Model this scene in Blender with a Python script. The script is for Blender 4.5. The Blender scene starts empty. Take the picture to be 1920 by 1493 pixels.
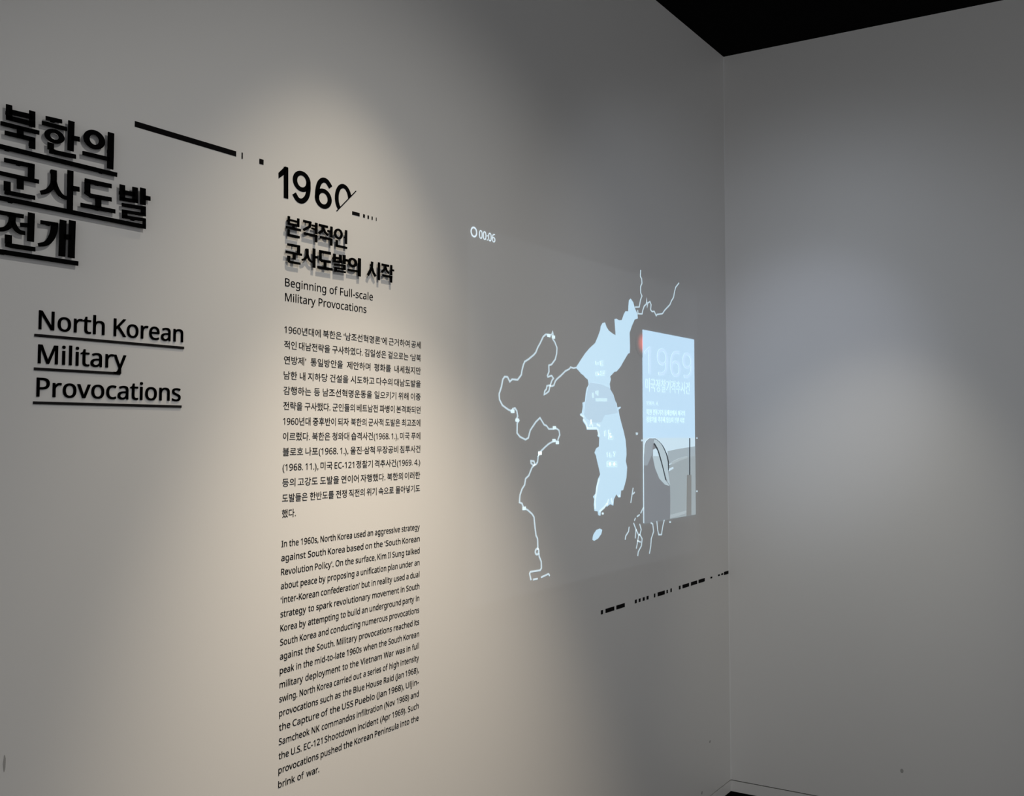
import bpy, bmesh, math
from mathutils import Vector, Matrix
from mathutils.geometry import tessellate_polygon

# ------------------------------------------------------------------ camera
W_PX, H_PX = 1920.0, 1493.0
F_PX = 1488.5
YAW, PITCH, ROLL = math.radians(39.719), math.radians(2.4308), math.radians(0.0755)
CORNER_TURN = math.radians(13.67)        # the corner is wider than square by this much
CAM_H = 1.60

fw = Vector((math.cos(YAW) * math.cos(PITCH), math.sin(YAW) * math.cos(PITCH), math.sin(PITCH)))
rt = Vector((math.sin(YAW), -math.cos(YAW), 0))
up = rt.cross(fw)
rt, up = rt * math.cos(ROLL) + up * math.sin(ROLL), up * math.cos(ROLL) - rt * math.sin(ROLL)


def ray(px, py):
    return (fw + rt * ((px - W_PX / 2) / F_PX) - up * ((py - H_PX / 2) / F_PX))


_r = ray(1370.5, 1483.5)                  # foot of the corner
_t = CAM_H / -_r.z
CAM = Vector((0, -_t * _r.y, CAM_H))      # left wall is the plane y = 0


def at(px, py, off=0.0):
    """point on the left wall (or a plane parallel to it, off metres in front)"""
    r = ray(px, py)
    t = (-off - CAM.y) / r.y
    p = CAM + r * t
    return (p.x, p.z)


CORNER = Vector((_t * _r.x, 0, 0))
R_DIR = Vector((math.sin(CORNER_TURN), -math.cos(CORNER_TURN), 0))   # right wall, away from corner
R_NRM = Vector((-math.cos(CORNER_TURN), -math.sin(CORNER_TURN), 0))  # into the room
_r = ray(1356.5, 106.7)
WALL_TOP = CAM.z + _r.z * (-CAM.y / _r.y)
GROOVE_Z = at(1370.5, 1463.5)[1]

S = bpy.context.scene
C = S.collection
cd = bpy.data.cameras.new('camera')
cd.sensor_fit = 'HORIZONTAL'
cd.sensor_width = 36
cd.lens = F_PX / W_PX * 36
cd.clip_start = 0.02
cam = bpy.data.objects.new('camera', cd)
cam.matrix_world = Matrix(((rt.x, up.x, -fw.x, CAM.x), (rt.y, up.y, -fw.y, CAM.y), (rt.z, up.z, -fw.z, CAM.z), (0, 0, 0, 1)))
C.objects.link(cam)
S.camera = cam

# ------------------------------------------------------------------ world, lights, exposure
S.view_settings.view_transform = 'Standard'
S.view_settings.look = 'None'
S.view_settings.exposure = 0.0
S.view_settings.gamma = 1.0
S.view_settings.use_curve_mapping = False

wd = bpy.data.worlds.new('World')
S.world = wd
wd.use_nodes = True
wd.node_tree.nodes['Background'].inputs[0].default_value = (0.97, 0.98, 1.0, 1)
wd.node_tree.nodes['Background'].inputs[1].default_value = 0.48


def aim(o, target):
    o.rotation_euler = (Vector(target) - o.location).to_track_quat('-Z', 'Y').to_euler()


def spot(name, loc, target, watts, angle, blend, color, radius):
    d = bpy.data.lights.new(name, 'SPOT')
    d.energy, d.spot_size, d.spot_blend, d.color, d.shadow_soft_size = watts, math.radians(angle), blend, color, radius
    o = bpy.data.objects.new(name, d)
    o.location = loc
    C.objects.link(o)
    aim(o, target)
    return o


R0 = CORNER


def lamp(name, loc, target, rgb, angle, radius=0.03):
    w = max(rgb)
    return spot(name, loc, target, w * LAMP_GAIN, angle, 1.0, tuple(c / w for c in rgb), radius)


LAMP_GAIN = 0.95
lamp('spot_and_added_fill', Vector((1.05, -0.88, 3.25)), (1.55, 0, -0.5), (265.7, 224.0, 170.9), 43.9)
lamp('spot_and_added_fill', Vector((1.0, -2.1, 3.28)), (1.4, 0, 1.25), (58, 56.5, 53), 69.9)  # unseen broad fill, added to even out the text wall
lamp('spot_and_added_fill', Vector((1.21, -0.63, 3.28)), (1.18, 0, 0.81), (65.0, 55.8, 42), 48.7)  # unseen extra spot, added to lengthen the warm pool
lamp('spot_and_added_fill', R0 + R_DIR * 0.92 + R_NRM * 1.1 + Vector((0, 0, 2.95)), R0 + R_DIR * 0.48 + Vector((0, 0, 0.75)), (36, 34, 29), 46, 0.05)  # added warm fill low on the right wall, no known lamp there
lamp('spot_and_added_fill', R0 + R_DIR * 0.5 + R_NRM * 2.2 + Vector((0, 0, 3.25)), R0 + R_DIR * 0.45 + Vector((0, 0, 1.50)), (19.5, 21.2, 24), 74, 0.05)  # added broad bluish fill for the right wall and the corner
lamp('spot_and_added_fill', R0 + R_DIR * 0.6 + R_NRM * 2.5 + Vector((0, 0, 3.2)), R0 + R_DIR * 0.34 + Vector((0, 0, 1.80)), (27, 29.5, 37), 27, 0.08)  # added narrow spot that makes the right wall's bluish glow, source unseen

# the projector's own beam: a faint bluish rectangle of light around the projected picture
pa, pb = at(878, 436), at(1312, 1085)
pl, pr, ptop, pbot = pa[0], pb[0], at(1000, 458)[1], at(1000, 1110)[1]
pcx, pcz, pdist = (pl + pr) / 2, (ptop + pbot) / 2, 2.2
d = bpy.data.lights.new('projector_beam', 'SPOT')
d.energy, d.spot_size, d.spot_blend, d.shadow_soft_size, d.color = 3.5, math.radians(80), 0.0, 0.004, (0.8, 0.9, 1.0)
d.use_nodes = True
nt = d.node_tree
em = next(n for n in nt.nodes if n.type == 'EMISSION')
tc = nt.nodes.new('ShaderNodeTexCoord')
sp = nt.nodes.new('ShaderNodeSeparateXYZ')
nt.links.new(tc.outputs['Normal'], sp.inputs[0])


def mth(op, a, b=None):
    n = nt.nodes.new('ShaderNodeMath')
    n.operation = op
    for i, v in enumerate((a, b)):
        if v is None:
            continue
        if isinstance(v, (int, float)):
            n.inputs[i].default_value = v
        else:
            nt.links.new(v, n.inputs[i])
    return n.outputs[0]


az = mth('ABSOLUTE', sp.outputs[2])
mx = mth('LESS_THAN', mth('DIVIDE', mth('ABSOLUTE', sp.outputs[0]), az), (pr - pl) / 2 / pdist)
my = mth('LESS_THAN', mth('DIVIDE', mth('ABSOLUTE', sp.outputs[1]), az), (ptop - pbot) / 2 / pdist)
nt.links.new(mth('MULTIPLY', mx, my), em.inputs['Strength'])
o = bpy.data.objects.new('projector_beam', d)
o.location = (pcx, -pdist, pcz)
o.rotation_euler = (math.radians(90), 0, 0)
C.objects.link(o)


# ------------------------------------------------------------------ materials
def principled(name, col, rough=0.5, spec=0.5):
    m = bpy.data.materials.new(name)
    m.use_nodes = True
    b = m.node_tree.nodes['Principled BSDF']
    b.inputs['Base Color'].default_value = (*col, 1)
    b.inputs['Roughness'].default_value = rough
    b.inputs['Specular IOR Level'].default_value = spec
    return m


WALL_COL = (0.80, 0.79, 0.775)


def wall_like(name, emit=None, strength=1.0, rough=0.42):
    """painted wall; with emit = the same paint under the projector's picture"""
    m = principled(name, WALL_COL, rough)
    n, l = m.node_tree.nodes, m.node_tree.links
    b = n['Principled BSDF']
    t = n.new('ShaderNodeTexCoord')
    no = n.new('ShaderNodeTexNoise')
    no.inputs['Scale'].default_value = 260
    no.inputs['Detail'].default_value = 3
    l.new(t.outputs['Object'], no.inputs['Vector'])
    bp = n.new('ShaderNodeBump')
    bp.inputs['Strength'].default_value = 0.04
    bp.inputs['Distance'].default_value = 0.002
    l.new(no.outputs['Fac'], bp.inputs['Height'])
    l.new(bp.outputs['Normal'], b.inputs['Normal'])
    if emit:
        b.inputs['Emission Color'].default_value = (*emit, 1)
        b.inputs['Emission Strength'].default_value = strength
    return m


M_WALL = wall_like('wall_paint')
M_BLACK = principled('black_acrylic', (0.002, 0.002, 0.002), 0.7, 0.02)
M_VINYL = principled('black_vinyl', (0.006, 0.0055, 0.006), 0.8, 0.05)
M_GREYV = principled('charcoal_vinyl', (0.013, 0.012, 0.0125), 0.8, 0.1)
M_CEIL = principled('black_ceiling_paint', (0.0015, 0.0015, 0.0015), 0.9, 0.05)
M_FLOOR = principled('black_floor', (0.0012, 0.0012, 0.0012), 0.8, 0.02)
M_GROOVE = principled('dark_groove', (0.002, 0.002, 0.0018), 0.9, 0.0)
M_SCUFF = principled('scuff_mark', (0.42, 0.41, 0.40), 0.7, 0.3)


# ------------------------------------------------------------------ helpers
def link(name, me, mat, parent=None, loc=(0, 0, 0)):
    me.materials.clear()
    me.materials.append(mat)
    me.name = name
    o = bpy.data.objects.new(name, me)
    C.objects.link(o)
    o.location = loc
    if parent:
        o.parent = parent
    return o


def struct(name, bm, mat, label=None):
    bmesh.ops.recalc_face_normals(bm, faces=bm.faces)
    me = bpy.data.meshes.new(name)
    bm.to_mesh(me)
    bm.free()
    o = link(name, me, mat)
    o['kind'] = 'structure'
    if label:
        o['label'] = label
        o['category'] = name.split('_')[0]
    return o


def thing(name, label, cat, px, py, group=None):
    o = bpy.data.objects.new(name, None)
    C.objects.link(o)
    x, z = at(px, py)
    o.location = (x, 0, z)
    o.empty_display_size = 0.05
    o['label'], o['category'] = label, cat
    if group:
        o['group'] = group
    return o


def root_of(o):
    while o.parent:
        o = o.parent
    return o


def prism(bm, poly, off, t):
    """poly: (x, z) outline on the wall -> slab from off to off + t in front of the wall"""
    a = sum(p[0] * q[1] - q[0] * p[1] for p, q in zip(poly, poly[1:] + poly[:1]))
    if a < 0:
        poly = poly[::-1]
    f = [bm.verts.new((x, -off - t, z)) for x, z in poly]
    b = [bm.verts.new((x, -off, z)) for x, z in poly]
    n = len(poly)
    if n > 4:
        for i, j, k in tessellate_polygon([[Vector((x, z, 0)) for x, z in poly]]):
            p, q, r = poly[i], poly[j], poly[k]
            if (q[0] - p[0]) * (r[1] - p[1]) - (q[1] - p[1]) * (r[0] - p[0]) < 0:
                j, k = k, j
            bm.faces.new((f[i], f[j], f[k]))
            bm.faces.new((b[i], b[k], b[j]))
    else:
        bm.faces.new(f)
        bm.faces.new(b[::-1])
    for i in range(n):
        j = (i + 1) % n
        bm.faces.new((f[i], b[i], b[j], f[j]))


def stroke_poly(pts, w):
    """outline of a mitred polyline of width w (number or one per point)"""
    n = len(pts)
    ws = [w] * n if isinstance(w, (int, float)) else list(w)
    L, R = [], []
    for i in range(n):
        p = Vector(pts[i])
        a = (p - Vector(pts[i - 1])).normalized() if i else None
        b = (Vector(pts[i + 1]) - p).normalized() if i < n - 1 else None
        if a is None:
            nn, k = Vector((-b.y, b.x)), 1
        elif b is None:
            nn, k = Vector((-a.y, a.x)), 1
        else:
            nn = Vector((-a.y, a.x)) + Vector((-b.y, b.x))
            if nn.length < 1e-6:
                nn = Vector((-a.y, a.x))
            nn.normalize()
            k = 1 / max(0.6, nn.dot(Vector((-a.y, a.x))))
        L.append(p + nn * (ws[i] / 2 * k))
        R.append(p - nn * (ws[i] / 2 * k))
    return L, R


def stroke(bm, pts, w, off, t):
    L, R = stroke_poly(pts, w)
    band(bm, L, R, off, t)


def band(bm, L, R, off, t, closed=False):
    """one continuous slab between two rails"""
    def v(p, y):
        return bm.verts.new((p[0], -y, p[1]))
    lf, rf = [v(p, off + t) for p in L], [v(p, off + t) for p in R]
    lb_, rb_ = [v(p, off) for p in L], [v(p, off) for p in R]
    n = len(L)
    for i in range(n if closed else n - 1):
        j = (i + 1) % n
        bm.faces.new((lf[i], rf[i], rf[j], lf[j]))
        bm.faces.new((lb_[i], lb_[j], rb_[j], rb_[i]))
        bm.faces.new((lf[i], lf[j], lb_[j], lb_[i]))
        bm.faces.new((rf[i], rb_[i], rb_[j], rf[j]))
    if not closed:
        bm.faces.new((lf[0], lb_[0], rb_[0], rf[0]))
        bm.faces.new((lf[-1], rf[-1], rb_[-1], lb_[-1]))


def smooth_pts(pts, k=5):
    """Catmull-Rom through the points"""
    out = []
    n = len(pts)
    for i in range(n - 1):
        p0, p1, p2, p3 = (Vector(pts[max(0, min(n - 1, i + j))]) for j in (-1, 0, 1, 2))
        for s in range(k):
            u = s / k
            out.append(tuple(0.5 * ((2 * p1) + (p2 - p0) * u + (2 * p0 - 5 * p1 + 4 * p2 - p3) * u * u + (3 * p1 - p0 - 3 * p2 + p3) * u ** 3)))
    out.append(tuple(pts[-1]))
    return out


def ring(bm, c, rx, rz, tx, tz, off, t, n=40):
    A = [2 * math.pi * i / n for i in range(n)]
    band(bm, [(c[0] + math.cos(a) * (rx - tx), c[1] + math.sin(a) * (rz - tz)) for a in A],
         [(c[0] + math.cos(a) * rx, c[1] + math.sin(a) * rz) for a in A], off, t, True)


def part(name, bm, mat, parent, smooth=False):
    """finish a bmesh built in wall coordinates as a part of parent"""
    r = root_of(parent)
    bmesh.ops.translate(bm, verts=bm.verts, vec=-Vector(r.location))
    me = bpy.data.meshes.new(name)
    bm.to_mesh(me)
    bm.free()
    return link(name, me, mat, parent)


# ---- lettering from the built-in typeface
def sans(t):
    """the plain sans letterforms of the built-in typeface"""
    o = ''
    for c in t:
        if 'A' <= c <= 'Z':
            o += chr(0x1D5A0 + ord(c) - 65)
        elif 'a' <= c <= 'z':
            o += chr(0x1D5BA + ord(c) - 97)
        elif c.isdigit():
            o += chr(0x1D7E2 + int(c))
        else:
            o += c
    return o


def glyphs(text, size, weight=0.0, res=3, thick=0.0003):
    """mesh of a line of text in text space; weight thickens the strokes"""
    c = bpy.data.curves.new('lettering', 'FONT')
    c.body = sans(text)
    c.size = size
    c.resolution_u = res
    c.extrude = thick / 2
    o = bpy.data.objects.new('lettering', c)
    C.objects.link(o)
    dg = bpy.context.evaluated_depsgraph_get()
    me = bpy.data.meshes.new_from_object(o.evaluated_get(dg))
    C.objects.unlink(o)
    bpy.data.objects.remove(o)
    bpy.data.curves.remove(c)
    if weight:
        d = weight * size
        b2 = bmesh.new()
        for sx, sy in ((-1, -.7), (1, -.7), (-1, .7), (1, .7)):
            me.transform(Matrix.Translation((sx * d, sy * d, 0)))
            b2.from_mesh(me)
            me.transform(Matrix.Translation((-sx * d, -sy * d, 0)))
        b2.to_mesh(me)
        b2.free()
    return me


def extent(me):
    xs = [v.co.x for v in me.vertices]
    return min(xs), max(xs)


def put_text(bm, text, x0, x1, z, size, weight=0.0, off=0.0003, thick=0.0003, res=3, fit=True):
    """one line: baseline z, from x0 to x1 (squeezed or stretched to fit)"""
    me = glyphs(text, size, weight, res, thick)
    a, b = extent(me)
    k = (x1 - x0) / (b - a) if fit else 1.0
    M = Matrix(((k, 0, 0, x0 - a * k), (0, 0, -1, -off - thick / 2), (0, 1, 0, z), (0, 0, 0, 1)))
    me.transform(M)
    bm.from_mesh(me)
    bpy.data.meshes.remove(me)


def put_words(bm, text, x0, x1, z, size, weight=0.0, justify=True, **kw):
    words = text.split(' ')
    ms = [glyphs(w, size, weight, kw.get('res', 3), 0.0003) for w in words]
    ex = [extent(m) for m in ms]
    tot = sum(b - a for a, b in ex)
    W = x1 - x0
    gap = 0.34 * size
    n = max(1, len(words) - 1)
    k = min(1.0, (W - gap * 0.9 * n) / tot) if justify else kw.get('k', 1.0)
    if justify:
        gap = (W - tot * k) / n
    x = x0
    for m, (a, b) in zip(ms, ex):
        m.transform(Matrix(((k, 0, 0, x - a * k), (0, 0, -1, -0.0003 - 0.00015), (0, 1, 0, z), (0, 0, 0, 1))))
        bm.from_mesh(m)
        bpy.data.meshes.remove(m)
        x += (b - a) * k + gap


# ------------------------------------------------------------------ room
X_LEFT = at(0, 746)[0] - 2.4
R_LEN = 6.5
TH = 0.12


def quad_box(bm, pts, z0, z1):
    lo = [bm.verts.new((p[0], p[1], z0)) for p in pts]
    hi = [bm.verts.new((p[0], p[1], z1)) for p in pts]
    bm.faces.new(lo[::-1])
    bm.faces.new(hi)
    for i in range(len(pts)):
        j = (i + 1) % len(pts)
        bm.faces.new((lo[i], lo[j], hi[j], hi[i]))


cx = CORNER.x
RB = CORNER + R_DIR * R_LEN
back = -R_NRM * TH
jx = cx + TH * math.tan(math.pi / 4 - CORNER_TURN / 2) if False else None
# where the back faces of the two walls meet
k_ = (TH - back.y) / R_DIR.y if abs(R_DIR.y) > 1e-6 else 0
JB = CORNER + back + R_DIR * k_

bm = bmesh.new()
quad_box(bm, [(X_LEFT, 0), (cx, 0), (JB.x, TH), (X_LEFT, TH)], GROOVE_Z + 0.0042, WALL_TOP)
wl = struct('wall_left', bm, M_WALL)
bm = bmesh.new()
quad_box(bm, [(cx, 0), (RB.x, RB.y), (RB.x + back.x, RB.y + back.y), (JB.x, JB.y)], GROOVE_Z + 0.0042, WALL_TOP)
wr = struct('wall_right', bm, M_WALL)

# flush skirting below a dark shadow line
bm = bmesh.new()
quad_box(bm, [(X_LEFT, 0), (cx, 0), (JB.x, TH), (X_LEFT, TH)], 0, GROOVE_Z)
struct('baseboard_left', bm, M_WALL)
bm = bmesh.new()
quad_box(bm, [(cx, 0), (RB.x, RB.y), (RB.x + back.x, RB.y + back.y), (JB.x, JB.y)], 0, GROOVE_Z)
struct('baseboard_right', bm, M_WALL)
g = 0.006
bm = bmesh.new()
quad_box(bm, [(X_LEFT, g), (cx + g * .8, g), (JB.x, TH), (X_LEFT, TH)], GROOVE_Z, GROOVE_Z + 0.0042)
struct('trim_1', bm, M_GROOVE)
bm = bmesh.new()
gb = -R_NRM * g
quad_box(bm, [(cx + g * .8, g), (RB.x + gb.x, RB.y + gb.y), (RB.x + back.x, RB.y + back.y), (JB.x, JB.y)], GROOVE_Z, GROOVE_Z + 0.0042)
struct('trim_2', bm, M_GROOVE)

# thin bead of filler down the corner
M_BEAD = principled('corner_filler', (0.86, 0.86, 0.85), 0.4)
bm = bmesh.new()
bw = 0.003
quad_box(bm, [(cx - bw, 0), (cx + R_DIR.x * bw, R_DIR.y * bw), (cx, 0)], GROOVE_Z + 0.0042, WALL_TOP)
struct('trim_3', bm, M_BEAD)

bm = bmesh.new()
quad_box(bm, [(X_LEFT, -7), (cx + 3.5, -7), (cx + 3.5, TH + .3), (X_LEFT, TH + .3)], -0.1, 0)
struct('floor', bm, M_FLOOR)
bm = bmesh.new()
quad_box(bm, [(X_LEFT, -7), (cx + 3.5, -7), (cx + 3.5, TH + .3), (X_LEFT, TH + .3)], WALL_TOP, WALL_TOP + 0.1)
ceil_o = struct('ceiling', bm, M_CEIL)

# ------------------------------------------------------------------ heading alphabet (heavy black syllables)
Z5 = lambda x, y: (x / 8.348, 185 + y / 8.348)
Z6 = lambda x, y: (x / 6.4, 280 + y / 6.4)
Z7 = lambda x, y: (x / 11.49, 385 + y / 11.49)
TITLE_OFF, TITLE_T = 0.008, 0.0022         # cut letters held off the wall on small spacers
FRONT = TITLE_OFF + TITLE_T


def px_len_v(zf, scale, x, y, h):
    """h zoomed pixels of height at (x, y) in metres"""
    a, b = at(*zf(x, y - h / 2), FRONT), at(*zf(x, y + h / 2), FRONT)
    return abs(a[1] - b[1])


def px_len_h(zf, scale, x, y, w):
    a, b = at(*zf(x - w / 2, y), FRONT), at(*zf(x + w / 2, y), FRONT)
    return abs(a[0] - b[0])


# each syllable: list of ('s', points, thickness, axis) or ('o', cx, cy, rx, ry, tx, ty); numbers are zoomed photo pixels
SYL = {
    'buk': (Z5, [('v', [(146, 95), (146, 325)], 98), ('v', [(508, 192), (508, 443)], 96), ('h', [(146, 200), (508, 283)], 78), ('h', [(98, 288), (556, 402)], 74),
                 ('h', [(10, 380), (618, 532)], 66), ('v', [(320, 450), (320, 610)], 105), ('h', [(78, 530), (556, 645)], 68), ('v', [(508, 625), (508, 782)], 98)]),
    'han': (Z5, [('h', [(720, 300), (975, 357)], 62), ('h', [(660, 375), (1052, 475)], 64), ('o', 857, 588, 158, 109, 88, 56), ('v', [(1122, 350), (1108, 815)], 97),
                 ('h', [(1120, 608), (1252, 636)], 74), ('v', [(797, 690), (797, 800)], 100), ('h', [(790, 795), (870, 838), (1192, 908)], 68)]),
    'ui': (Z5, [('o', 1480, 640, 170, 148, 95, 68), ('h', [(1295, 848), (1720, 948)], 64), ('v', [(1742, 532), (1728, 1098)], 98)]),
    'gun': (Z6, [('h', [(52, 125), (418, 203)], 52), ('v', [(380, 180), (376, 345)], 78), ('h', [(0, 282), (470, 388)], 50), ('v', [(246, 345), (246, 478)], 82),
                 ('v', [(89, 385), (89, 500)], 82), ('h', [(70, 498), (130, 525), (424, 582)], 50)]),
    'sa': (Z6, [('v', [(648, 248), (646, 390), (622, 450), (570, 500), (490, 520)], [73, 73, 68, 60, 52]), ('v', [(650, 380), (672, 455), (715, 530), (760, 570), (806, 584)], [66, 64, 60, 52, 48]),
                ('v', [(848, 255), (841, 725)], 72), ('h', [(850, 462), (956, 480)], 58)]),
    'do': (Z6, [('h', [(1020, 372), (1342, 442)], 52), ('v', [(1052, 372), (1052, 520)], 68), ('h', [(1022, 505), (1090, 555), (1342, 602)], 50), ('v', [(1182, 575), (1182, 705)], 72),
                ('h', [(970, 665), (1386, 745)], 50)]),
    'bal': (Z6, [('v', [(1471, 425), (1471, 605)], 66), ('v', [(1624, 455), (1624, 640)], 66), ('h', [(1471, 510), (1624, 543)], 52), ('h', [(1438, 590), (1658, 625)], 44),
                 ('v', [(1718, 465), (1718, 665)], 66), ('h', [(1718, 574), (1808, 592)], 52), ('h', [(1465, 664), (1752, 708)], 44), ('v', [(1722, 700), (1722, 780)], 60),
                 ('h', [(1466, 740), (1752, 786)], 40), ('v', [(1500, 735), (1500, 820)], 62), ('h', [(1468, 805), (1752, 850)], 40)]),
    'jeon': (Z7, [('h', [(-30, 146), (516, 240)], 88), ('v', [(270, 200), (262, 340), (195, 450), (90, 512), (-40, 518)], [150, 150, 125, 105, 90]), ('v', [(272, 330), (320, 460), (415, 565), (545, 600)], [120, 120, 108, 92]),
                  ('h', [(440, 418), (640, 428)], 90), ('v', [(682, 162), (662, 778)], 148), ('v', [(185, 635), (185, 830)], 150), ('h', [(150, 815), (240, 868), (765, 948)], 96)]),
    'gae': (Z7, [('h', [(878, 358), (1250, 416)], 82), ('v', [(1180, 370), (1168, 540), (1110, 700), (1000, 820), (828, 852)], [150, 148, 140, 112, 78]), ('v', [(1366, 318), (1338, 1098)], 144),
                 ('v', [(1564, 328), (1540, 1132)], 144), ('h', [(1370, 672), (1540, 690)], 112)]),
}


def syl_shapes(key):
    """shapes of a traced syllable in wall metres"""
    zf, items = SYL[key]
    out = []
    for it in items:
        if it[0] == 'o':
            _, x, y, rx, ry, tx, ty = it
            c = at(*zf(x, y), FRONT)
            out.append(('o', c, px_len_h(zf, 0, x, y, rx * 2) / 2, px_len_v(zf, 0, x, y, ry * 2) / 2, px_len_h(zf, 0, x, y, tx), px_len_v(zf, 0, x, y, ty)))
        else:
            ax, pts, th = it
            x, y = pts[0]
            conv = (lambda q: px_len_v(zf, 0, x, y, q)) if ax == 'h' else (lambda q: px_len_h(zf, 0, x, y, q))
            w = [conv(q) for q in th] if isinstance(th, list) else conv(th)
            P = [at(*zf(*p), FRONT) for p in pts]
            if len(P) > 3:
                P2 = smooth_pts(P, 4)
                if isinstance(w, list):
                    w = [w[min(len(w) - 1, i // 4)] + (w[min(len(w) - 1, i // 4 + 1)] - w[min(len(w) - 1, i // 4)]) * (i % 4) / 4 for i in range(len(P2))]
                P = P2
            out.append(('s', P, w))
    return out


def shapes_box(sh):
    xs, zs = [], []
    for s in sh:
        if s[0] == 'o':
            xs += [s[1][0] - s[2], s[1][0] + s[2]]
            zs += [s[1][1] - s[3], s[1][1] + s[3]]
        else:
            L, R = stroke_poly(s[1], s[2])
            xs += [p[0] for p in L + R]
            zs += [p[1] for p in L + R]
    return min(xs), max(xs), min(zs), max(zs)


def draw_shapes(bm, sh, off, t, M=None):
    for s in sh:
        if s[0] == 'o':
            c, rx, rz, tx, tz = s[1:]
            if M:
                c, rx, rz, tx, tz = M(c), rx * M.kx, rz * M.kz, tx * M.kx, tz * M.kz
            ring(bm, c, rx, rz, tx, tz, off, t)
        else:
            L, R = stroke_poly(s[1], s[2])
            if M:
                L, R = [M(p) for p in L], [M(p) for p in R]
            band(bm, L, R, off, t)


class Fit:
    def __init__(self, src, dst):
        self.s, self.d = src, dst
        self.kx = (dst[1] - dst[0]) / (src[1] - src[0])
        self.kz = (dst[3] - dst[2]) / (src[3] - src[2])

    def __call__(self, p):
        return (self.d[0] + (p[0] - self.s[0]) * self.kx, self.d[2] + (p[1] - self.s[2]) * self.kz)


# ------------------------------------------------------------------ Korean title
def spacer(parent, x, z, h=0.003, top=None):
    bm = bmesh.new()
    prism(bm, [(x - h, z - h), (x + h, z - h), (x + h, z + h), (x - h, z + h)], 0.0002, (top or TITLE_OFF) - 0.0001)
    part('spacer', bm, M_BLACK, parent)


kt = thing('title_lettering', 'big raised black Korean title of three underlined lines at the upper left', 'lettering', 130, 350)
for key in ('buk', 'han', 'ui', 'gun', 'sa', 'do', 'bal', 'jeon', 'gae'):
    bm = bmesh.new()
    shapes = syl_shapes(key)
    draw_shapes(bm, shapes, TITLE_OFF, TITLE_T)
    sy = part('syllable', bm, M_BLACK, kt)
    for sh0 in (shapes[0], shapes[-1]):
        if sh0[0] == 's':
            k = sh0[1]
            spacer(sy, (k[0][0] + k[1][0]) / 2, (k[0][1] + k[1][1]) / 2)


def px_bar(bm, a, b, h, off, t):
    """horizontal bar between two photo pixels, h metres high"""
    p, q = at(*a, off + t), at(*b, off + t)
    z = (p[1] + q[1]) / 2
    x0, x1 = p[0], q[0]
    prism(bm, [(x0, z - h / 2), (x1, z - h / 2), (x1, z + h / 2), (x0, z + h / 2)], off, t)


ul_h = px_len_v(Z5, 0, 900, 940, 70)
for a, b, hook in (((-12, 271.5), (220, 327.3), None), ((-12, 369.5), (273.8, 424.5), (1734, 838, 945)), ((-12, 470.2), (147.2, 493.8), None)):
    bm = bmesh.new()
    px_bar(bm, a, b, ul_h, TITLE_OFF, TITLE_T)
    if hook:
        x, y0, y1 = hook
        stroke(bm, [at(*Z6(x, y0), FRONT), at(*Z6(x, y1), FRONT)], px_len_h(Z6, 0, x, y0, 38), TITLE_OFF, TITLE_T)
    ul = part('underline', bm, M_BLACK, kt)
    for f in (0.12, 0.88):
        spacer(ul, *at(a[0] + (b[0] - a[0]) * f, a[1] + (b[1] - a[1]) * f, FRONT))

# ------------------------------------------------------------------ English title
ZE = lambda x, y: (x / 4.8, 560 + y / 4.8)
et = thing('title_lettering', 'dark underlined English title North Korean Military Provocations below the big Korean title', 'lettering', 200, 665)
ET_T = 0.002
e_cap = px_len_v(ZE, 0, 230, 262, 166)
e_size = e_cap / 0.69
for words, base in (((('North', 345, 938), ('Korean', 1020, 1645)), ((340, 278), (1645, 390))), ((('Military', 338, 1132),), ((338, 582), (960, 620))), ((('Provocations', 325, 1622),), ((325, 885), (1622, 920)))):
    za, zb = at(*ZE(*base[0]))[1], at(*ZE(*base[1]))[1]
    z = (za + zb) / 2
    for w, xa, xb in words:
        f = (xa - base[0][0]) / (base[1][0] - base[0][0])
        ya = base[0][1] + (base[1][1] - base[0][1]) * f
        bm = bmesh.new()
        put_text(bm, w, at(*ZE(xa, ya))[0], at(*ZE(xb, ya))[0], z, e_size, 0.009, 0.0003, ET_T, 6)
        part('word', bm, M_GREYV, et)
e_ul = px_len_v(ZE, 0, 900, 390, 24)
for a, b in (((312, 330), (1658, 443)), ((308, 630), (1084, 677)), ((300, 937), (1635, 973))):
    bm = bmesh.new()
    px_bar(bm, ZE(*a), ZE(*b), e_ul, 0.0003, ET_T)
    if a[1] == 630:
        stroke(bm, [at(*ZE(1075, 590)), at(*ZE(1075, 678))], e_ul, 0.0003, ET_T)
    part('underline', bm, M_GREYV, et)

# ------------------------------------------------------------------ timeline strip beside the title
ZB = lambda x, y: (240 + x / 7.111, 215 + y / 7.111)
ts = thing('timeline_strip', 'long black horizontal bar with a thin tick and small square to its right', 'wall graphic', 370, 265)
V_T = 0.0006
bm = bmesh.new()
px_bar(bm, ZB(92, 124), ZB(1443, 522), px_len_v(ZB, 0, 700, 300, 74), 0.0003, V_T)
part('bar', bm, M_VINYL, ts)
bm = bmesh.new()
px_bar(bm, ZB(1516, 545), ZB(1531, 549), px_len_v(ZB, 0, 1523, 547, 84), 0.0003, V_T)
part('tick', bm, M_VINYL, ts)
bm = bmesh.new()
px_bar(bm, ZB(1753, 620), ZB(1808, 636), px_len_v(ZB, 0, 1780, 630, 68), 0.0003, V_T)
part('square', bm, M_VINYL, ts)

# ------------------------------------------------------------------ 1960
ZN = lambda x, y: (510 + x / 9.143, 300 + y / 9.143)
yn = thing('year_numeral', 'large black numeral 1960 with its zero cut off by a slanting line', 'lettering', 590, 360)
nw = px_len_h(ZN, 0, 240, 400, 78)


def npts(l):
    return [at(*ZN(*p)) for p in l]


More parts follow.
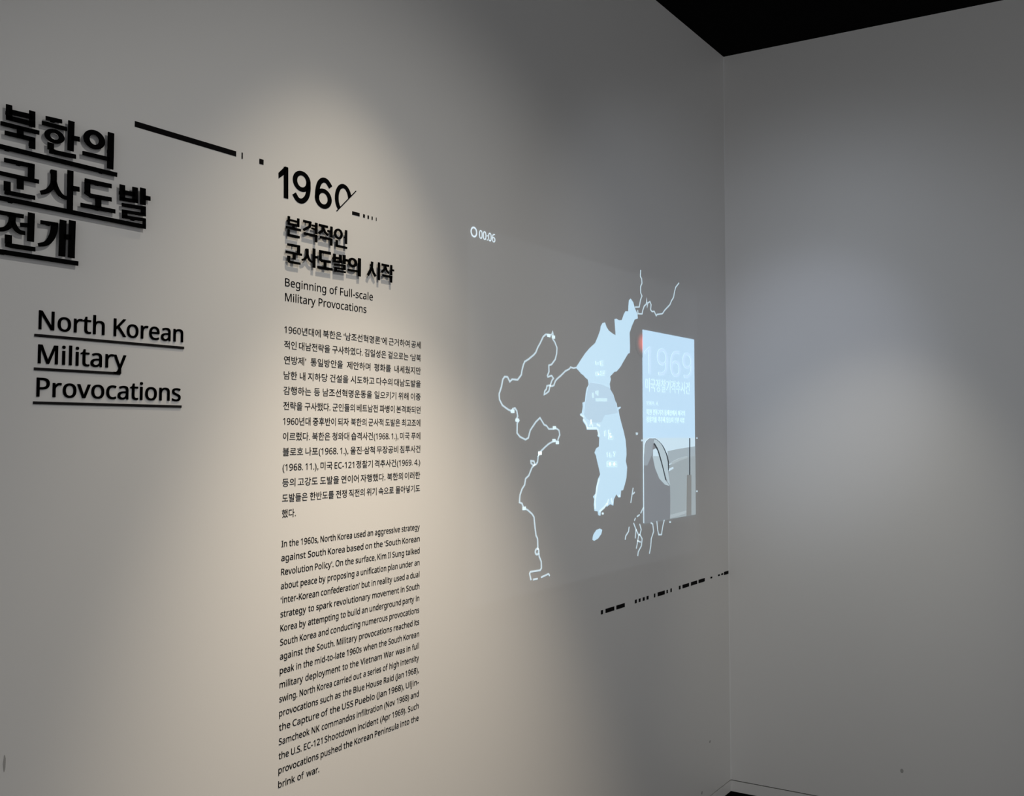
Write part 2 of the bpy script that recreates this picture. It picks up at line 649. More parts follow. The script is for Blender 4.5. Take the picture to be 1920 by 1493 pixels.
bm = bmesh.new()
stroke(bm, npts([(238, 128), (238, 660)]), nw, 0.0003, V_T)
prism(bm, npts([(108, 222), (222, 112), (276, 132), (200, 255), (112, 318)]), 0.0003, V_T)
part('digit', bm, M_BLACK, yn)


def nring(bm, x, y, rx, ry):
    ring(bm, at(*ZN(x, y)), px_len_h(ZN, 0, x, y, rx * 2) / 2, px_len_v(ZN, 0, x, y, ry * 2) / 2, nw, nw * 0.86, 0.0003, V_T)


bm = bmesh.new()
nring(bm, 508, 368, 154, 178)
stroke(bm, smooth_pts(npts([(622, 380), (622, 520), (592, 640), (520, 704), (440, 680), (376, 575)]), 5), nw * 0.98, 0.0003, V_T)
part('digit', bm, M_BLACK, yn)
bm = bmesh.new()
nring(bm, 878, 664, 146, 172)
stroke(bm, smooth_pts(npts([(770, 660), (776, 520), (808, 400), (870, 346), (940, 372), (1004, 472)]), 5), nw * 0.98, 0.0003, V_T)
part('digit', bm, M_BLACK, yn)

# the zero: a ring clipped by the slash
la, lb = at(*ZN(1105, 878)), at(*ZN(1440, 532))


def side(p):
    return (lb[0] - la[0]) * (p[1] - la[1]) - (lb[1] - la[1]) * (p[0] - la[0])


def clip(poly):
    out = []
    for i, p in enumerate(poly):
        q = poly[(i + 1) % len(poly)]
        sp_, sq_ = side(p), side(q)
        if sp_ >= 0:
            out.append(p)
        if (sp_ >= 0) != (sq_ >= 0):
            u = sp_ / (sp_ - sq_)
            out.append((p[0] + (q[0] - p[0]) * u, p[1] + (q[1] - p[1]) * u))
    return out


bm = bmesh.new()
c0 = at(*ZN(1222, 672))
rx, rz = px_len_h(ZN, 0, 1222, 672, 292) / 2, px_len_v(ZN, 0, 1222, 672, 520) / 2
for i in range(48):
    a, b = 2 * math.pi * i / 48, 2 * math.pi * (i + 1) / 48
    q = [(c0[0] + math.cos(t) * (rx - s * nw * .92), c0[1] + math.sin(t) * (rz - s * nw * .86)) for t, s in ((a, 0), (b, 0), (b, 1), (a, 1))]
    q = clip(q)
    if len(q) > 2:
        prism(bm, q, 0.0003, V_T)
part('digit', bm, M_BLACK, yn)
bm = bmesh.new()
stroke(bm, [la, lb], nw * 0.2, 0.0003, V_T)
part('slash', bm, M_BLACK, yn)

dr = thing('dash_row', 'short row of small black dashes fading out after the numeral 1960', 'wall graphic', 685, 405)
dz = at(*ZN(1436, 924))[1]
dh = px_len_v(ZN, 0, 1436, 924, 58)
for x, w in ((1436, 128), (1575, 30), (1648, 24), (1715, 18), (1785, 10)):
    bm = bmesh.new()
    y = 924 + (x - 1436) * 0.266
    x0, x1 = at(*ZN(x - w / 2, y))[0], at(*ZN(x + w / 2, y))[0]
    prism(bm, [(x0, dz - dh / 2), (x1, dz - dh / 2), (x1, dz + dh / 2), (x0, dz + dh / 2)], 0.0003, V_T)
    part('dash', bm, M_VINYL, dr)

# ------------------------------------------------------------------ section heading (raised)
ZS = lambda x, y: (520 + x / 8.348, 395 + y / 8.348)
HEAD_OFF, HEAD_T = 0.006, 0.0025
HF = HEAD_OFF + HEAD_T
sh_ = thing('section_heading', 'raised black two-line Korean heading under the numeral 1960', 'lettering', 640, 470)

# syllables that the title does not have, in a 100 x 100 box (x right, z up)
EXTRA = {
    'bon': [('s', [(18, 100), (18, 58)], 14), ('s', [(82, 100), (82, 58)], 14), ('s', [(18, 82), (82, 82)], 10), ('s', [(12, 62), (88, 62)], 11), ('s', [(50, 62), (50, 45)], 14), ('s', [(0, 43), (100, 43)], 12),
            ('s', [(18, 34), (18, 4)], 14), ('s', [(12, 6), (92, 6)], 12)],
    'gyeok': [('s', [(8, 94), (55, 94)], 12), ('s', [(50, 98), (46, 72), (10, 48)], 13), ('s', [(58, 82), (84, 82)], 9), ('s', [(58, 66), (84, 66)], 9), ('s', [(86, 100), (86, 42)], 14),
              ('s', [(12, 32), (92, 32)], 12), ('s', [(86, 34), (86, 0)], 14)],
    'jeok': [('s', [(4, 93), (62, 93)], 12), ('s', [(34, 92), (30, 70), (4, 50)], 13), ('s', [(34, 80), (44, 62), (64, 50)], 12), ('s', [(60, 73), (86, 73)], 10), ('s', [(86, 100), (86, 42)], 14),
             ('s', [(12, 32), (92, 32)], 12), ('s', [(86, 34), (86, 0)], 14)],
    'in': [('o', (32, 70), 32, 28, 15, 11), ('s', [(90, 100), (90, 26)], 15), ('s', [(20, 36), (20, 4)], 15), ('s', [(14, 6), (98, 6)], 12)],
    'si': [('s', [(36, 96), (34, 62), (4, 16)], 15), ('s', [(36, 60), (48, 34), (64, 18)], 14), ('s', [(90, 100), (90, 0)], 15)],
    'jak': [('s', [(2, 92), (60, 92)], 12), ('s', [(32, 92), (28, 70), (2, 50)], 13), ('s', [(32, 80), (42, 62), (60, 50)], 12), ('s', [(78, 100), (78, 42)], 14), ('s', [(78, 72), (100, 72)], 10),
            ('s', [(8, 32), (85, 32)], 12), ('s', [(78, 34), (78, 0)], 14)],
}
row1, row2 = ('bon', 'gyeok', 'jeok', 'in'), ('gun', 'sa', 'do', 'bal', 'ui', 'si', 'jak')
spans1 = ((140, 372), (405, 632), (645, 868), (895, 1098))
spans2 = ((135, 388), (385, 640), (636, 868), (878, 1108), (1108, 1312), (1412, 1612), (1632, 1832))
for row, spans, top, bot in ((row1, spans1, ((160, 88), (1095, 302)), ((160, 405), (1095, 592))), (row2, spans2, ((160, 512), (1815, 850)), ((160, 812), (1290, 1030)))):
    zt = (at(*ZS(*top[0]), HF)[1] + at(*ZS(*top[1]), HF)[1]) / 2
    zb = (at(*ZS(*bot[0]), HF)[1] + at(*ZS(*bot[1]), HF)[1]) / 2
    for key, (xa, xb) in zip(row, spans):
        ym = 300 if row is row1 else 760
        dst = (at(*ZS(xa, ym), HF)[0], at(*ZS(xb, ym), HF)[0], zb, zt)
        src_sh = EXTRA[key] if key in EXTRA else syl_shapes(key)
        src = shapes_box(src_sh)
        bm = bmesh.new()
        fit = Fit(src, dst)
        draw_shapes(bm, src_sh, HEAD_OFF, HEAD_T, fit)
        sy = part('syllable', bm, M_BLACK, sh_)
        k = next(q for q in src_sh if q[0] == 's')[1]
        spacer(sy, *fit(((k[0][0] + k[1][0]) / 2, (k[0][1] + k[1][1]) / 2)), h=0.0015, top=HEAD_OFF)

# ------------------------------------------------------------------ section subtitle
ZT = lambda x, y: (500 + x / 4.523, 290 + y / 4.523)
st = thing('section_subtitle', 'thin two-line English subtitle under the raised Korean heading', 'lettering', 615, 553)
s_cap = px_len_v(ZT, 0, 200, 1090, 66)
for txt, a, b in (('Beginning of Full-scale', (155, 1122), (900, 1232)), ('Military Provocations', (155, 1245), (845, 1340))):
    p, q = at(*ZT(*a)), at(*ZT(*b))
    bm = bmesh.new()
    put_text(bm, txt, p[0], q[0], (p[1] + q[1]) / 2, s_cap / 0.69, 0.004)
    part('text_line', bm, M_GREYV, st)

# ------------------------------------------------------------------ paragraphs
XL = (at(534, 617)[0] + at(520.5, 1477)[0]) / 2
XR = (at(788.6, 645)[0] + at(785, 1347)[0]) / 2
KO = ["1960년대에 북한은 ‘남조선혁명론’에 근거하여 공세", "적인 대남전략을 구사하였다. 김일성은 겉으로는 ‘남북", "연방제’ 통일방안을 제안하며 평화를 내세웠지만",
      "남한 내 지하당 건설을 시도하고 다수의 대남도발을", "감행하는 등 남조선혁명운동을 일으키기 위해 이중", "전략을 구사했다. 군인들의 베트남전 파병이 본격화되던",
      "1960년대 중후반이 되자 북한의 군사적 도발은 최고조에", "이르렀다. 북한은 청와대 습격사건(1968. 1.), 미국 푸에", "블로호 나포(1968. 1.), 울진·삼척 무장공비 침투사건",
      "(1968. 11.), 미국 EC-121 정찰기 격추사건(1969. 4.)", "등의 고강도 도발을 연이어 자행했다. 북한의 이러한", "도발들은 한반도를 전쟁 직전의 위기 속으로 몰아넣기도", "했다."]
EN = ["In the 1960s, North Korea used an aggressive strategy", "against South Korea based on the ‘South Korean", "Revolution Policy’. On the surface, Kim Il Sung talked",
      "about peace by proposing a unification plan under an", "‘inter-Korean confederation’ but in reality used a dual", "strategy to spark revolutionary movement in South",
      "Korea by attempting to build an underground party in", "South Korea and conducting numerous provocations", "against the South. Military provocations reached its",
      "peak in the mid-to-late 1960s when the South Korean", "military deployment to the Vietnam War was in full", "swing. North Korea carried out a series of high intensity",
      "provocations such as the Blue House Raid (Jan 1968),", "the Capture of the USS Pueblo (Jan 1968), Uljin-", "Samcheok NK commandos infiltration (Nov 1968) and",
      "the U.S. EC-121 Shootdown incident (Apr 1969). Such", "provocations pushed the Korean Peninsula into the", "brink of war."]
kp = thing('korean_paragraph', 'thirteen-line block of small black Korean text on the left wall', 'text', 660, 780)
z0, z1 = at(533, 617.6)[1], at(529, 963.7)[1]
pit = (z0 - z1) / 12
for i, t in enumerate(KO):
    bm = bmesh.new()
    size = pit * 0.60
    zc = z0 - pit * i - size * 0.37
    if i < 12:
        put_words(bm, t, XL, XR, zc, size, 0.004, res=2)
    else:
        put_words(bm, t, XL, XR, zc, size, 0.004, justify=False, k=0.9, res=2)
    part('text_line', bm, M_VINYL, kp)
ep = thing('english_paragraph', 'eighteen-line block of small black English text below the Korean paragraph', 'text', 655, 1230)
z0, z1 = at(529, 1020.6)[1], at(520.5, 1473)[1]
pit = (z0 - z1) / 17
for i, t in enumerate(EN):
    bm = bmesh.new()
    size = pit * 0.64
    zc = z0 - pit * i - size * 0.33
    put_words(bm, t, XL, XR, zc, size, 0.008, justify=i < 17, k=0.92, res=3)
    part('text_line', bm, M_VINYL, ep)

# ------------------------------------------------------------------ lower dashed line
ZL = lambda x, y: (1100 + x / 6.4, 1040 + y / 6.4)
dl = thing('dash_row', 'long broken row of black dashes low on the left wall, running into the corner', 'wall graphic', 1250, 1110)
pA, pB = at(*ZL(180, 693)), at(*ZL(1680, 218))
for x0, x1, y, h in ((170, 194, 693, 1), (225, 330, 662, 1), (355, 456, 623, 1), (577, 600, 566, .9), (624, 645, 555, .9), (671, 695, 540, .9), (717, 741, 524, .9), (807, 822, 497, 1), (851, 936, 470, 1.05),
                     (957, 973, 448, .9), (1004, 1020, 433, 1), (1106, 1125, 397, 1), (1149, 1227, 377, 1), (1250, 1325, 342, 1), (1341, 1416, 316, 1), (1485, 1505, 280, .5), (1575, 1597, 250, .5),
                     (1614, 1637, 237, .5), (1648, 1712, 214, .95)):
    a, b = at(*ZL(x0, y)), at(*ZL(x1, y))
    xm = (a[0] + b[0]) / 2
    z = pA[1] + (pB[1] - pA[1]) * (xm - pA[0]) / (pB[0] - pA[0])
    hh = 0.0145 * h
    bm = bmesh.new()
    xr_ = min(b[0], cx - 0.004)
    prism(bm, [(a[0], z - hh / 2), (xr_, z - hh / 2), (xr_, z + hh / 2), (a[0], z + hh / 2)], 0.0003, V_T)
    part('dash', bm, M_VINYL, dl)

# ------------------------------------------------------------------ projected picture (light on the wall)
A_ = lambda x, y: (860 + x / 3.5556, 400 + y / 3.5556)
B_ = lambda x, y: (900 + x / 5.744, 600 + y / 5.744)
C_ = lambda x, y: (900 + x / 5.147, 820 + y / 5.147)
D_ = lambda x, y: (1060 + x / 6.785, 480 + y / 6.785)
F_ = lambda x, y: (1160 + x / 5.744, 800 + y / 5.744)
G_ = lambda x, y: (1080 + x / 7.467, 700 + y / 7.467)
P_ = lambda x, y: (1180 + x / 6.493, 600 + y / 6.493)


def wpts(zf, l):
    return [at(*zf(*p)) for p in l]


M_LAND = wall_like('projected_land_light', (0.36, 0.57, 0.72))
M_LAND2 = wall_like('projected_province_light', (0.30, 0.47, 0.61))
M_LINE = wall_like('projected_line_light', (0.36, 0.50, 0.58))
M_EDGE = wall_like('projected_edge_light', (0.56, 0.75, 0.82))
M_LABEL = wall_like('projected_label_light', (0.44, 0.67, 0.75))
LT = 0.0003

pm = thing('projected_map', 'projected pale blue peninsula map with thin white coastlines left of the corner', 'projection', 1110, 800)
land = (wpts(B_, [(1032, 515), (1080, 440), (1130, 365), (1180, 305), (1240, 250), (1270, 180), (1295, 110), (1300, 70), (1320, 35), (1345, 28), (1360, 75), (1385, 115), (1430, 150)])
        + wpts(D_, [(640, 1012), (632, 900), (625, 805), (650, 800), (680, 820), (718, 818), (745, 740), (765, 705), (800, 705), (803, 640), (808, 570), (828, 543), (862, 590), (880, 660), (915, 740), (920, 795),
                    (880, 810), (845, 890), (815, 980), (818, 1060), (820, 1160), (818, 1235), (795, 1245), (745, 1330), (700, 1410), (650, 1470)])
        + wpts(B_, [(1445, 560), (1400, 610), (1407, 640), (1395, 690), (1402, 740), (1380, 750), (1410, 780), (1440, 850), (1470, 900), (1478, 945), (1512, 935), (1515, 947), (1490, 968), (1500, 1030), (1520, 1110), (1545, 1200), (1565, 1290), (1574, 1390)])
        + wpts(C_, [(1412, 170), (1405, 230), (1418, 290), (1412, 390), (1395, 460), (1380, 510), (1360, 515), (1355, 580), (1335, 580), (1315, 550), (1290, 600), (1285, 660), (1255, 645), (1225, 670), (1205, 660), (1190, 690),
                    (1165, 720), (1160, 758), (1142, 752), (1135, 715), (1105, 712), (1098, 650), (1105, 600), (1090, 575), (1115, 545), (1120, 490), (1140, 400), (1160, 360), (1145, 290), (1130, 230), (1120, 180), (1105, 150), (1120, 110), (1148, 90)])
        + wpts(G_, [(326, 900), (300, 880), (312, 830), (290, 790), (150, 790), (150, 770), (130, 720), (95, 670), (105, 625), (60, 590), (55, 573), (80, 560), (95, 470), (90, 412), (125, 400), (135, 290), (150, 210), (178, 160), (165, 90), (130, 60), (95, 20), (75, 10)])
        + wpts(B_, [(1060, 545)]))
bm = bmesh.new()
prism(bm, land, 0.0006, LT)
pen = part('peninsula', bm, M_LAND, pm)
bm = bmesh.new()
prism(bm, wpts(G_, [(185, 130), (330, 150), (462, 200), (520, 300), (565, 450), (578, 560), (480, 578), (400, 590), (350, 690), (240, 695), (140, 640), (105, 580), (120, 430), (145, 290), (160, 210)]), 0.0010, LT)
part('province', bm, M_LAND2, pen)
# brighter outline where the south coast breaks into small islands, and the bay rim
for l in ([(1150, 400), (1130, 470), (1120, 540), (1108, 610), (1112, 690)], [(1240, 600), (1225, 650)], [(1265, 590), (1278, 640)], [(1340, 560), (1345, 575)], [(1225, 640), (1195, 680), (1150, 720)]):
    bm = bmesh.new()
    stroke(bm, wpts(C_, l), 0.007, 0.0010, LT)
    part('coast_highlight', bm, M_EDGE, pen)
for l in ([(62, 580), (110, 615)], [(100, 640), (150, 720), (155, 770)], [(155, 772), (290, 770)], [(205, 650), (208, 690), (190, 740)], [(208, 690), (235, 745)], [(290, 715), (335, 740)], [(300, 780), (325, 880)]):
    bm = bmesh.new()
    stroke(bm, wpts(G_, l), 0.006, 0.0010, LT)
    part('coast_highlight', bm, M_EDGE, pen)


def scrawl(parent, zf, groups, w=0.006):
    bm = bmesh.new()
    for l in groups:
        stroke(bm, wpts(zf, l), w, 0.0014, LT)
    part('map_label', bm, M_LABEL, parent)


scrawl(pen, B_, [[(1245, 445), (1250, 475), (1280, 470)], [(1290, 455), (1325, 448)], [(1300, 462), (1300, 485), (1325, 485)]])
scrawl(pen, B_, [[(1250, 560), (1250, 590), (1285, 590)], [(1295, 560), (1340, 560), (1335, 590), (1295, 590)], [(1270, 558), (1272, 590)]])
scrawl(pen, G_, [[(232, 275), (236, 345)], [(268, 270), (300, 265), (298, 310)], [(272, 372), (430, 374)]], 0.010)
scrawl(pen, G_, [[(405, 810), (410, 880)], [(460, 795), (462, 860)], [(478, 840), (480, 900)], [(450, 900), (520, 905)]], 0.012)
scrawl(pen, G_, [[(435, 1110), (440, 1170)], [(470, 1115), (475, 1165), (500, 1160)], [(520, 1110), (545, 1115), (530, 1165)]], 0.006)
scrawl(pen, G_, [[(430, 1250), (570, 1255)], [(430, 1290), (575, 1295)], [(470, 1250), (470, 1292)], [(530, 1252), (532, 1292)]], 0.009)

bm = bmesh.new()
prism(bm, wpts(C_, [(1092, 945), (1085, 990), (1100, 1000), (1138, 978), (1168, 935), (1178, 895), (1155, 883), (1122, 897)]), 0.0006, LT)
part('island', bm, M_LAND, pm)
bm = bmesh.new()
prism(bm, wpts(C_, [(1176, 728), (1192, 728), (1192, 746), (1176, 746)]), 0.0006, LT)
part('island', bm, M_EDGE, pm)

LW = 0.0050
coast = (wpts(B_, [(1032, 515), (1005, 520), (975, 510), (960, 530), (920, 550), (870, 600), (830, 635), (810, 660), (795, 705), (770, 715), (745, 705), (720, 712), (715, 745), (695, 770), (690, 805), (715, 790), (740, 770), (755, 705),
                  (775, 650), (790, 630), (770, 600), (730, 615), (725, 600), (742, 560), (740, 490), (770, 480), (810, 425), (825, 360), (828, 300), (805, 240), (785, 210), (790, 180), (782, 128), (772, 158), (745, 165), (710, 155), (680, 180),
                  (650, 245), (620, 300), (600, 350), (580, 375), (520, 425), (480, 450), (465, 490), (450, 550), (445, 590), (405, 645), (345, 640), (320, 665), (295, 615), (265, 612), (245, 640), (230, 720), (205, 800), (210, 860), (240, 920),
                  (300, 965), (345, 985), (350, 960), (375, 950), (395, 980), (405, 1040), (385, 1080), (420, 1085), (400, 1110), (398, 1220), (430, 1260), (490, 1290), (520, 1270), (540, 1190), (600, 1100), (645, 1055), (690, 1130), (715, 1140),
                  (740, 1175), (790, 1175), (800, 1155), (850, 1190), (858, 1240), (840, 1285), (835, 1325), (820, 1305), (795, 1295), (785, 1310), (740, 1335), (700, 1370), (650, 1420), (640, 1445), (620, 1470)])
         + wpts(C_, [(575, 160), (560, 185), (555, 240), (540, 262), (515, 272), (492, 252), (490, 228), (520, 232), (528, 262), (500, 295), (470, 370), (440, 400), (430, 460), (405, 500), (385, 560), (380, 630), (405, 640), (420, 685), (455, 700), (500, 740),
                     (520, 770), (530, 870), (540, 950), (555, 980), (558, 1085)]))
bm = bmesh.new()
stroke(bm, coast, LW, 0.0006, LT)
stroke(bm, wpts(C_, [(568, 1120), (570, 1150), (590, 1200), (592, 1265), (580, 1285), (485, 1300), (478, 1320), (492, 1380)]), LW, 0.0006, LT)
ring(bm, at(*C_(550, 1105)), 0.012, 0.012, 0.006, 0.006, 0.0006, LT, 16)
stroke(bm, wpts(C_, [(512, 1375), (556, 1366)]), LW, 0.0006, LT)
stroke(bm, wpts(C_, [(588, 1354), (660, 1320), (672, 1338)]), LW, 0.0006, LT)
part('coastline', bm, M_LINE, pm)
for zf, pts in ((B_, (740, 168)), (B_, (790, 185)), (B_, (400, 1080)), (B_, (350, 985)), (B_, (800, 1162)), (B_, (795, 1300)), (B_, (832, 1322)), (B_, (645, 1435)), (C_, (578, 155)), (C_, (425, 688))):
    x, z = at(*zf(*pts))
    bm = bmesh.new()
    prism(bm, [(x - .008, z - .005), (x + .008, z - .005), (x + .008, z + .005), (x - .008, z + .005)], 0.0010, LT)
    part('coast_node', bm, M_EDGE, pm)

bm = bmesh.new()
stroke(bm, wpts(D_, [(957, 180), (953, 262), (970, 290), (974, 350), (956, 390), (957, 470), (974, 510), (955, 560), (940, 650), (885, 652)]), LW, 0.0006, LT)
stroke(bm, wpts(D_, [(920, 690), (922, 735), (976, 738), (985, 690), (1002, 640), (1030, 610), (1034, 540), (1040, 655), (1046, 600), (1075, 582), (1090, 620), (1084, 685), (1100, 708), (1130, 705), (1155, 762), (1165, 745), (1235, 735),
                     (1260, 695), (1330, 620), (1350, 570), (1375, 530), (1390, 450), (1402, 400), (1445, 345)]), LW, 0.0006, LT)
part('border_line', bm, M_LINE, pm)

jp = [[(155, 660), (142, 740), (130, 822)], [(172, 708), (150, 730)], [(265, 872), (236, 935)], [(225, 950), (195, 972)], [(180, 985), (168, 1015)], [(160, 1040), (186, 1110), (178, 1205)], [(186, 1110), (215, 1170), (205, 1230), (190, 1315)],
      [(225, 1050), (242, 1110), (228, 1165), (252, 1210), (244, 1285), (210, 1350), (205, 1395)], [(200, 1230), (236, 1245)], [(215, 1170), (228, 1165)], [(112, 1080), (106, 1130), (75, 1180), (70, 1220)],
      [(345, 1038), (366, 1050), (376, 1130), (350, 1210), (345, 1290), (330, 1370)], [(410, 1020), (420, 1120), (430, 1165), (460, 1165), (475, 1070), (492, 1000)]]
for l in jp:
    bm = bmesh.new()
    stroke(bm, wpts(F_, l), LW, 0.0006, LT)
    part('island_outline', bm, M_LINE, pm)
for x, y, s in ((195, 78, 12), (250, 150, 9), (842, 125, 7), (842, 698, 8), (553, 1030, 9)):
    bm = bmesh.new()
    prism(bm, wpts(F_, [(x - s, y - s), (x + s, y - s), (x + s * .7, y + s), (x - s * .7, y + s)]), 0.0006, LT)
    part('islet', bm, M_LINE, pm)

# red marker glowing behind the info panel's left edge
mg = wall_like('projected_red_marker_light', (0.0, 0.0, 0.0))
n, l = mg.node_tree.nodes, mg.node_tree.links
gcx, gcz = at(*D_(985, 1110))
geo = n.new('ShaderNodeTexCoord')
vm = n.new('ShaderNodeVectorMath')
vm.operation = 'LENGTH'
l.new(geo.outputs['Object'], vm.inputs[0])
mr = n.new('ShaderNodeMapRange')
mr.interpolation_type = 'SMOOTHERSTEP'
mr.inputs['From Min'].default_value = 0.0
mr.inputs['From Max'].default_value = 0.052
mr.inputs['To Min'].default_value = 1.0
mr.inputs['To Max'].default_value = 0.0
l.new(vm.outputs['Value'], mr.inputs['Value'])
b = n['Principled BSDF']
b.inputs['Emission Color'].default_value = (0.50, 0.06, 0.03, 1)
l.new(mr.outputs[0], b.inputs['Emission Strength'])
bm = bmesh.new()
bmesh.ops.create_circle(bm, cap_ends=True, segments=40, radius=0.055)
bmesh.ops.rotate(bm, verts=bm.verts, cent=(0, 0, 0), matrix=Matrix.Rotation(math.radians(90), 3, 'X'))
me = bpy.data.meshes.new('location_marker')
bm.to_mesh(me)
bm.free()
lm = link('location_marker', me, mg, pm, (gcx - pm.location.x, -0.0006, gcz - pm.location.z))
lm['label'] = 'soft red glowing dot'

# timer
tm = thing('projected_timer', 'small projected white ring and countdown digits at the top left of the map', 'projection', 905, 441)
ZC = lambda x, y: (870 + x / 24, 410 + y / 24)
M_TIME = wall_like('projected_timer_light', (0.52, 0.66, 0.75))
bm = bmesh.new()
c = at(*ZC(442, 605))
ring(bm, c, px_len_h(ZC, 0, 442, 605, 290) / 2, px_len_v(ZC, 0, 442, 605, 480) / 2, 0.0036, 0.0046, 0.0006, LT, 32)
part('dial', bm, M_TIME, tm)
bm = bmesh.new()
p, q = at(*ZC(680, 895)), at(*ZC(1400, 1075))
put_text(bm, '00:06', p[0], q[0], (p[1] + q[1]) / 2, px_len_v(ZC, 0, 740, 720, 370) / 0.70, 0.0, 0.0006, LT)
part('digits', bm, M_TIME, tm)

# info panel
ip = thing('projected_poster', 'projected light blue upright panel with headline and grey photograph, right of the map', 'projection', 1254, 800)
xl = (at(1204.7, 618)[0] + at(1206, 977)[0]) / 2
xr = (at(1301.7, 638)[0] + at(1302.8, 967)[0]) / 2
zt = (at(1204.7, 618)[1] + at(1301.7, 637.5)[1]) / 2
zm = (at(1205, 822)[1] + at(1302, 820.5)[1]) / 2
zb = (at(1206, 979)[1] + at(1302.8, 967)[1]) / 2
PO = 0.0014
M_PANEL = wall_like('projected_panel_light', (0.36, 0.57, 0.75))
M_PNUM = wall_like('projected_panel_numeral_light', (0.42, 0.62, 0.83))
M_PTXT = wall_like('projected_panel_text_light', (0.47, 0.71, 0.80))
bm = bmesh.new()
prism(bm, [(xl, zm), (xr, zm), (xr, zt), (xl, zt)], PO, LT)
pbk = part('panel_background', bm, M_PANEL, ip)


def ptext(name, txt, a, b, h, mat, weight=0.0, squeeze_z=None):
    """text on the panel: baseline from zoomed pixel a to b, h zoomed pixels high"""
    p, q = at(*P_(*a)), at(*P_(*b))
    bm = bmesh.new()
    put_text(bm, txt, p[0], q[0], (p[1] + q[1]) / 2, px_len_v(P_, 0, a[0], a[1], h) / 0.70, weight, PO + LT + 0.0002, LT)
    return part(name, bm, mat, ip)


ptext('year_numerals', '1969', (178, 668), (765, 695), 325, M_PNUM)
ptext('headline', '미국정찰기격추사건', (195, 858), (730, 890), 125, M_PTXT)
ptext('date_line', '1969. 4.', (205, 1036), (350, 1040), 46, M_PNUM)
ptext('caption_line', '북한 전투기가 동해상에서 미국의', (205, 1155), (672, 1163), 56, M_PTXT)
ptext('caption_line', '정찰기를 격추해 탑승자 전원 사망', (205, 1242), (668, 1250), 56, M_PTXT)

ph_t = PO
M_SKYP = wall_like('projected_photo_sky_light', (0.42, 0.58, 0.68))
M_SEAP = wall_like('projected_photo_sea_light', (0.165, 0.22, 0.245))
M_SEA2 = wall_like('projected_photo_wave_light', (0.24, 0.31, 0.34))
M_FARP = wall_like('projected_photo_shore_light', (0.19, 0.26, 0.30))
M_HULL = wall_like('projected_photo_hull_light', (0.04, 0.055, 0.075))
M_HULL2 = wall_like('projected_photo_hull_upper_light', (0.13, 0.18, 0.22))
M_BAND = wall_like('projected_photo_band_light', (0.28, 0.38, 0.43))
M_DARKP = principled('projected_photo_dark_line', (0.14, 0.17, 0.20), 0.45)
M_POST = wall_like('projected_photo_post_light', (0.05, 0.06, 0.06))


def clampx(l):
    return [(min(max(x, xl), xr), min(max(z, zb), zm)) for x, z in l]


bm = bmesh.new()
prism(bm, [(xl, zb), (xr, zb), (xr, zm), (xl, zm)], PO, LT)
pho = part('photograph', bm, M_SKYP, ip)
for nm, mat, pts, lay in (
        ('shore', M_FARP, [(520, 265), (640, 240), (830, 212), (830, 400), (520, 400)], 1),
        ('sea', M_SEAP, [(520, 425), (600, 380), (720, 335), (830, 310), (830, 990), (520, 1000)], 2),
        ('wave', M_SEA2, [(560, 385), (640, 345), (735, 322), (735, 338), (650, 368), (565, 412)], 3),
        ('wave', M_SKYP, [(528, 458), (580, 435), (585, 452), (535, 482)], 3),
        ('wave', M_SEA2, [(540, 955), (640, 930), (725, 905), (725, 930), (640, 960), (545, 990)], 3),
        ('hull', M_HULL, [(240, 330), (272, 200), (285, 160), (320, 128), (390, 128), (450, 180), (500, 280), (528, 380), (532, 470), (545, 640), (548, 800), (546, 1060), (240, 1060)], 4),
        ('hull_top', M_HULL2, [(240, 330), (285, 165), (322, 132), (385, 132), (362, 180), (350, 300), (300, 420), (240, 420)], 5),
        ('hull_band', M_BAND, [(378, 140), (405, 142), (455, 195), (498, 285), (520, 380), (524, 470), (545, 635), (520, 600), (480, 480), (440, 330), (400, 230), (368, 175)], 5),
        ('hull_opening', M_SKYP, [(362, 250), (392, 235), (408, 262), (425, 318), (362, 318)], 6),
        ('hull_opening', M_BAND, [(358, 318), (425, 318), (470, 470), (498, 580), (540, 640), (490, 625), (430, 560), (385, 450)], 6)):
    bm = bmesh.new()
    prism(bm, clampx(wpts(F_, pts)), PO + 0.0004 * lay, LT)
    part(nm, bm, mat, pho)
bm = bmesh.new()
stroke(bm, smooth_pts(wpts(F_, [(400, 140), (455, 195), (500, 285), (525, 380), (526, 470)]), 4), [.002, .002, .002, .002, .003, .004, .005, .005, .006, .006, .007, .007, .008, .008, .008, .007, .006], PO + 0.0028, LT)
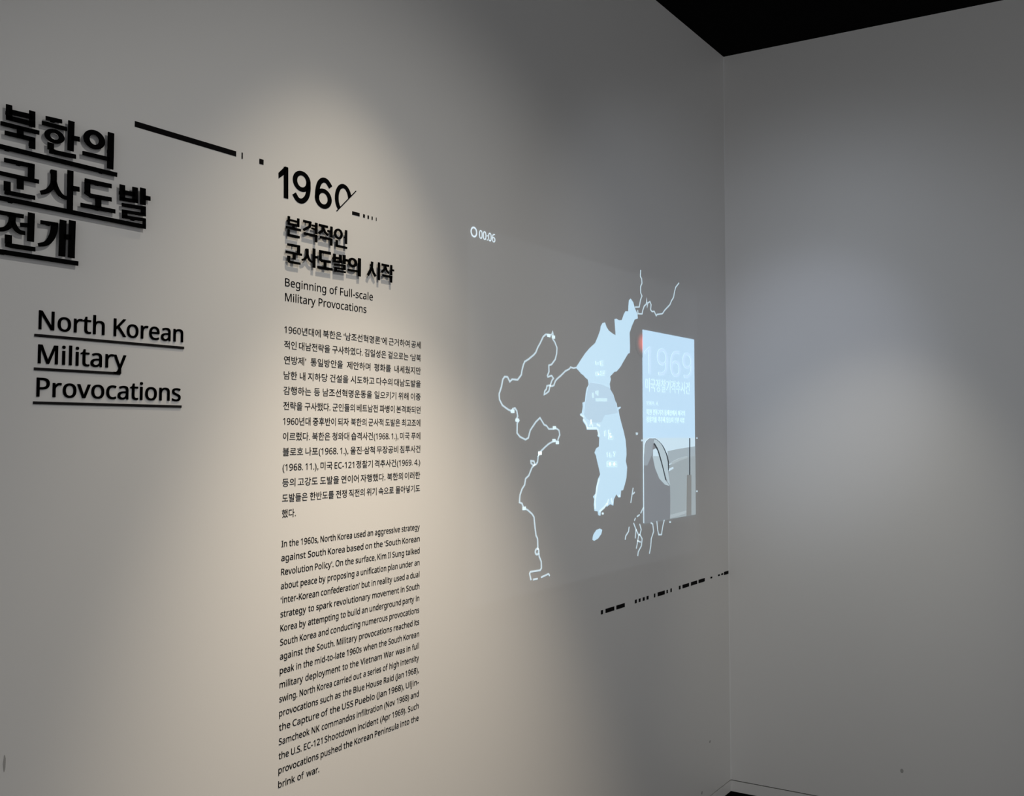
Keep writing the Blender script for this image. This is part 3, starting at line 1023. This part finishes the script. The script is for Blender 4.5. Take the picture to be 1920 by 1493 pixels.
stroke(bm, smooth_pts(wpts(F_, [(372, 182), (415, 262), (455, 400), (480, 500), (497, 575)]), 4), 0.007, PO + 0.0028, LT)
part('hull_edge', bm, M_DARKP, pho)
bm = bmesh.new()
prism(bm, clampx(wpts(F_, [(726, 520), (776, 520), (776, 960), (722, 965)])), PO + 0.0016, LT)
part('post', bm, M_POST, pho)
bm = bmesh.new()
stroke(bm, clampx(wpts(F_, [(757, 125), (757, 520)])), 0.009, PO + 0.0020, LT)
part('post', bm, M_DARKP, pho)

# ------------------------------------------------------------------ small marks on the paint
for name, lab, px, py, w, h in (('scuff_mark', 'thin dark vertical scratch at the bottom left edge of the wall', 8, 1432, .004, .03), ('scuff_mark', 'faint grey smudge low on the left wall near the corner', 1331, 1391, .012, .012),
                                ('scuff_mark', 'faint grey smudge on the left wall just above the shadow line', 1316, 1487, .012, .014)):
    x, z = at(px, py)
    bm = bmesh.new()
    pts = [(x + math.cos(a * math.pi / 6) * w / 2 * (1 + .2 * math.sin(a * 2.3)), z + math.sin(a * math.pi / 6) * h / 2) for a in range(12)]
    prism(bm, pts, 0.0002, 0.0001)
    bmesh.ops.recalc_face_normals(bm, faces=bm.faces)
    bmesh.ops.translate(bm, verts=bm.verts, vec=(-x, 0, -z))
    me = bpy.data.meshes.new(name)
    bm.to_mesh(me)
    bm.free()
    o = link(name, me, M_SCUFF, None, (x, 0, z))
    o['label'], o['category'] = lab, 'mark'

# one more smudge, on the right wall
r = ray(1691, 1446)
p = CAM + r * ((CORNER - CAM).dot(R_NRM) / r.dot(R_NRM))
bm = bmesh.new()
vs = [bm.verts.new(R_DIR * (math.cos(a * math.pi / 6) * 0.006) + Vector((0, 0, math.sin(a * math.pi / 6) * 0.009))) for a in range(12)]
bm.faces.new(vs)
me = bpy.data.meshes.new('scuff_mark')
bm.to_mesh(me)
bm.free()
o = link('scuff_mark', me, M_SCUFF, None, p + R_NRM * 0.0003)
o['label'], o['category'] = 'small grey smudge low on the right wall', 'mark'
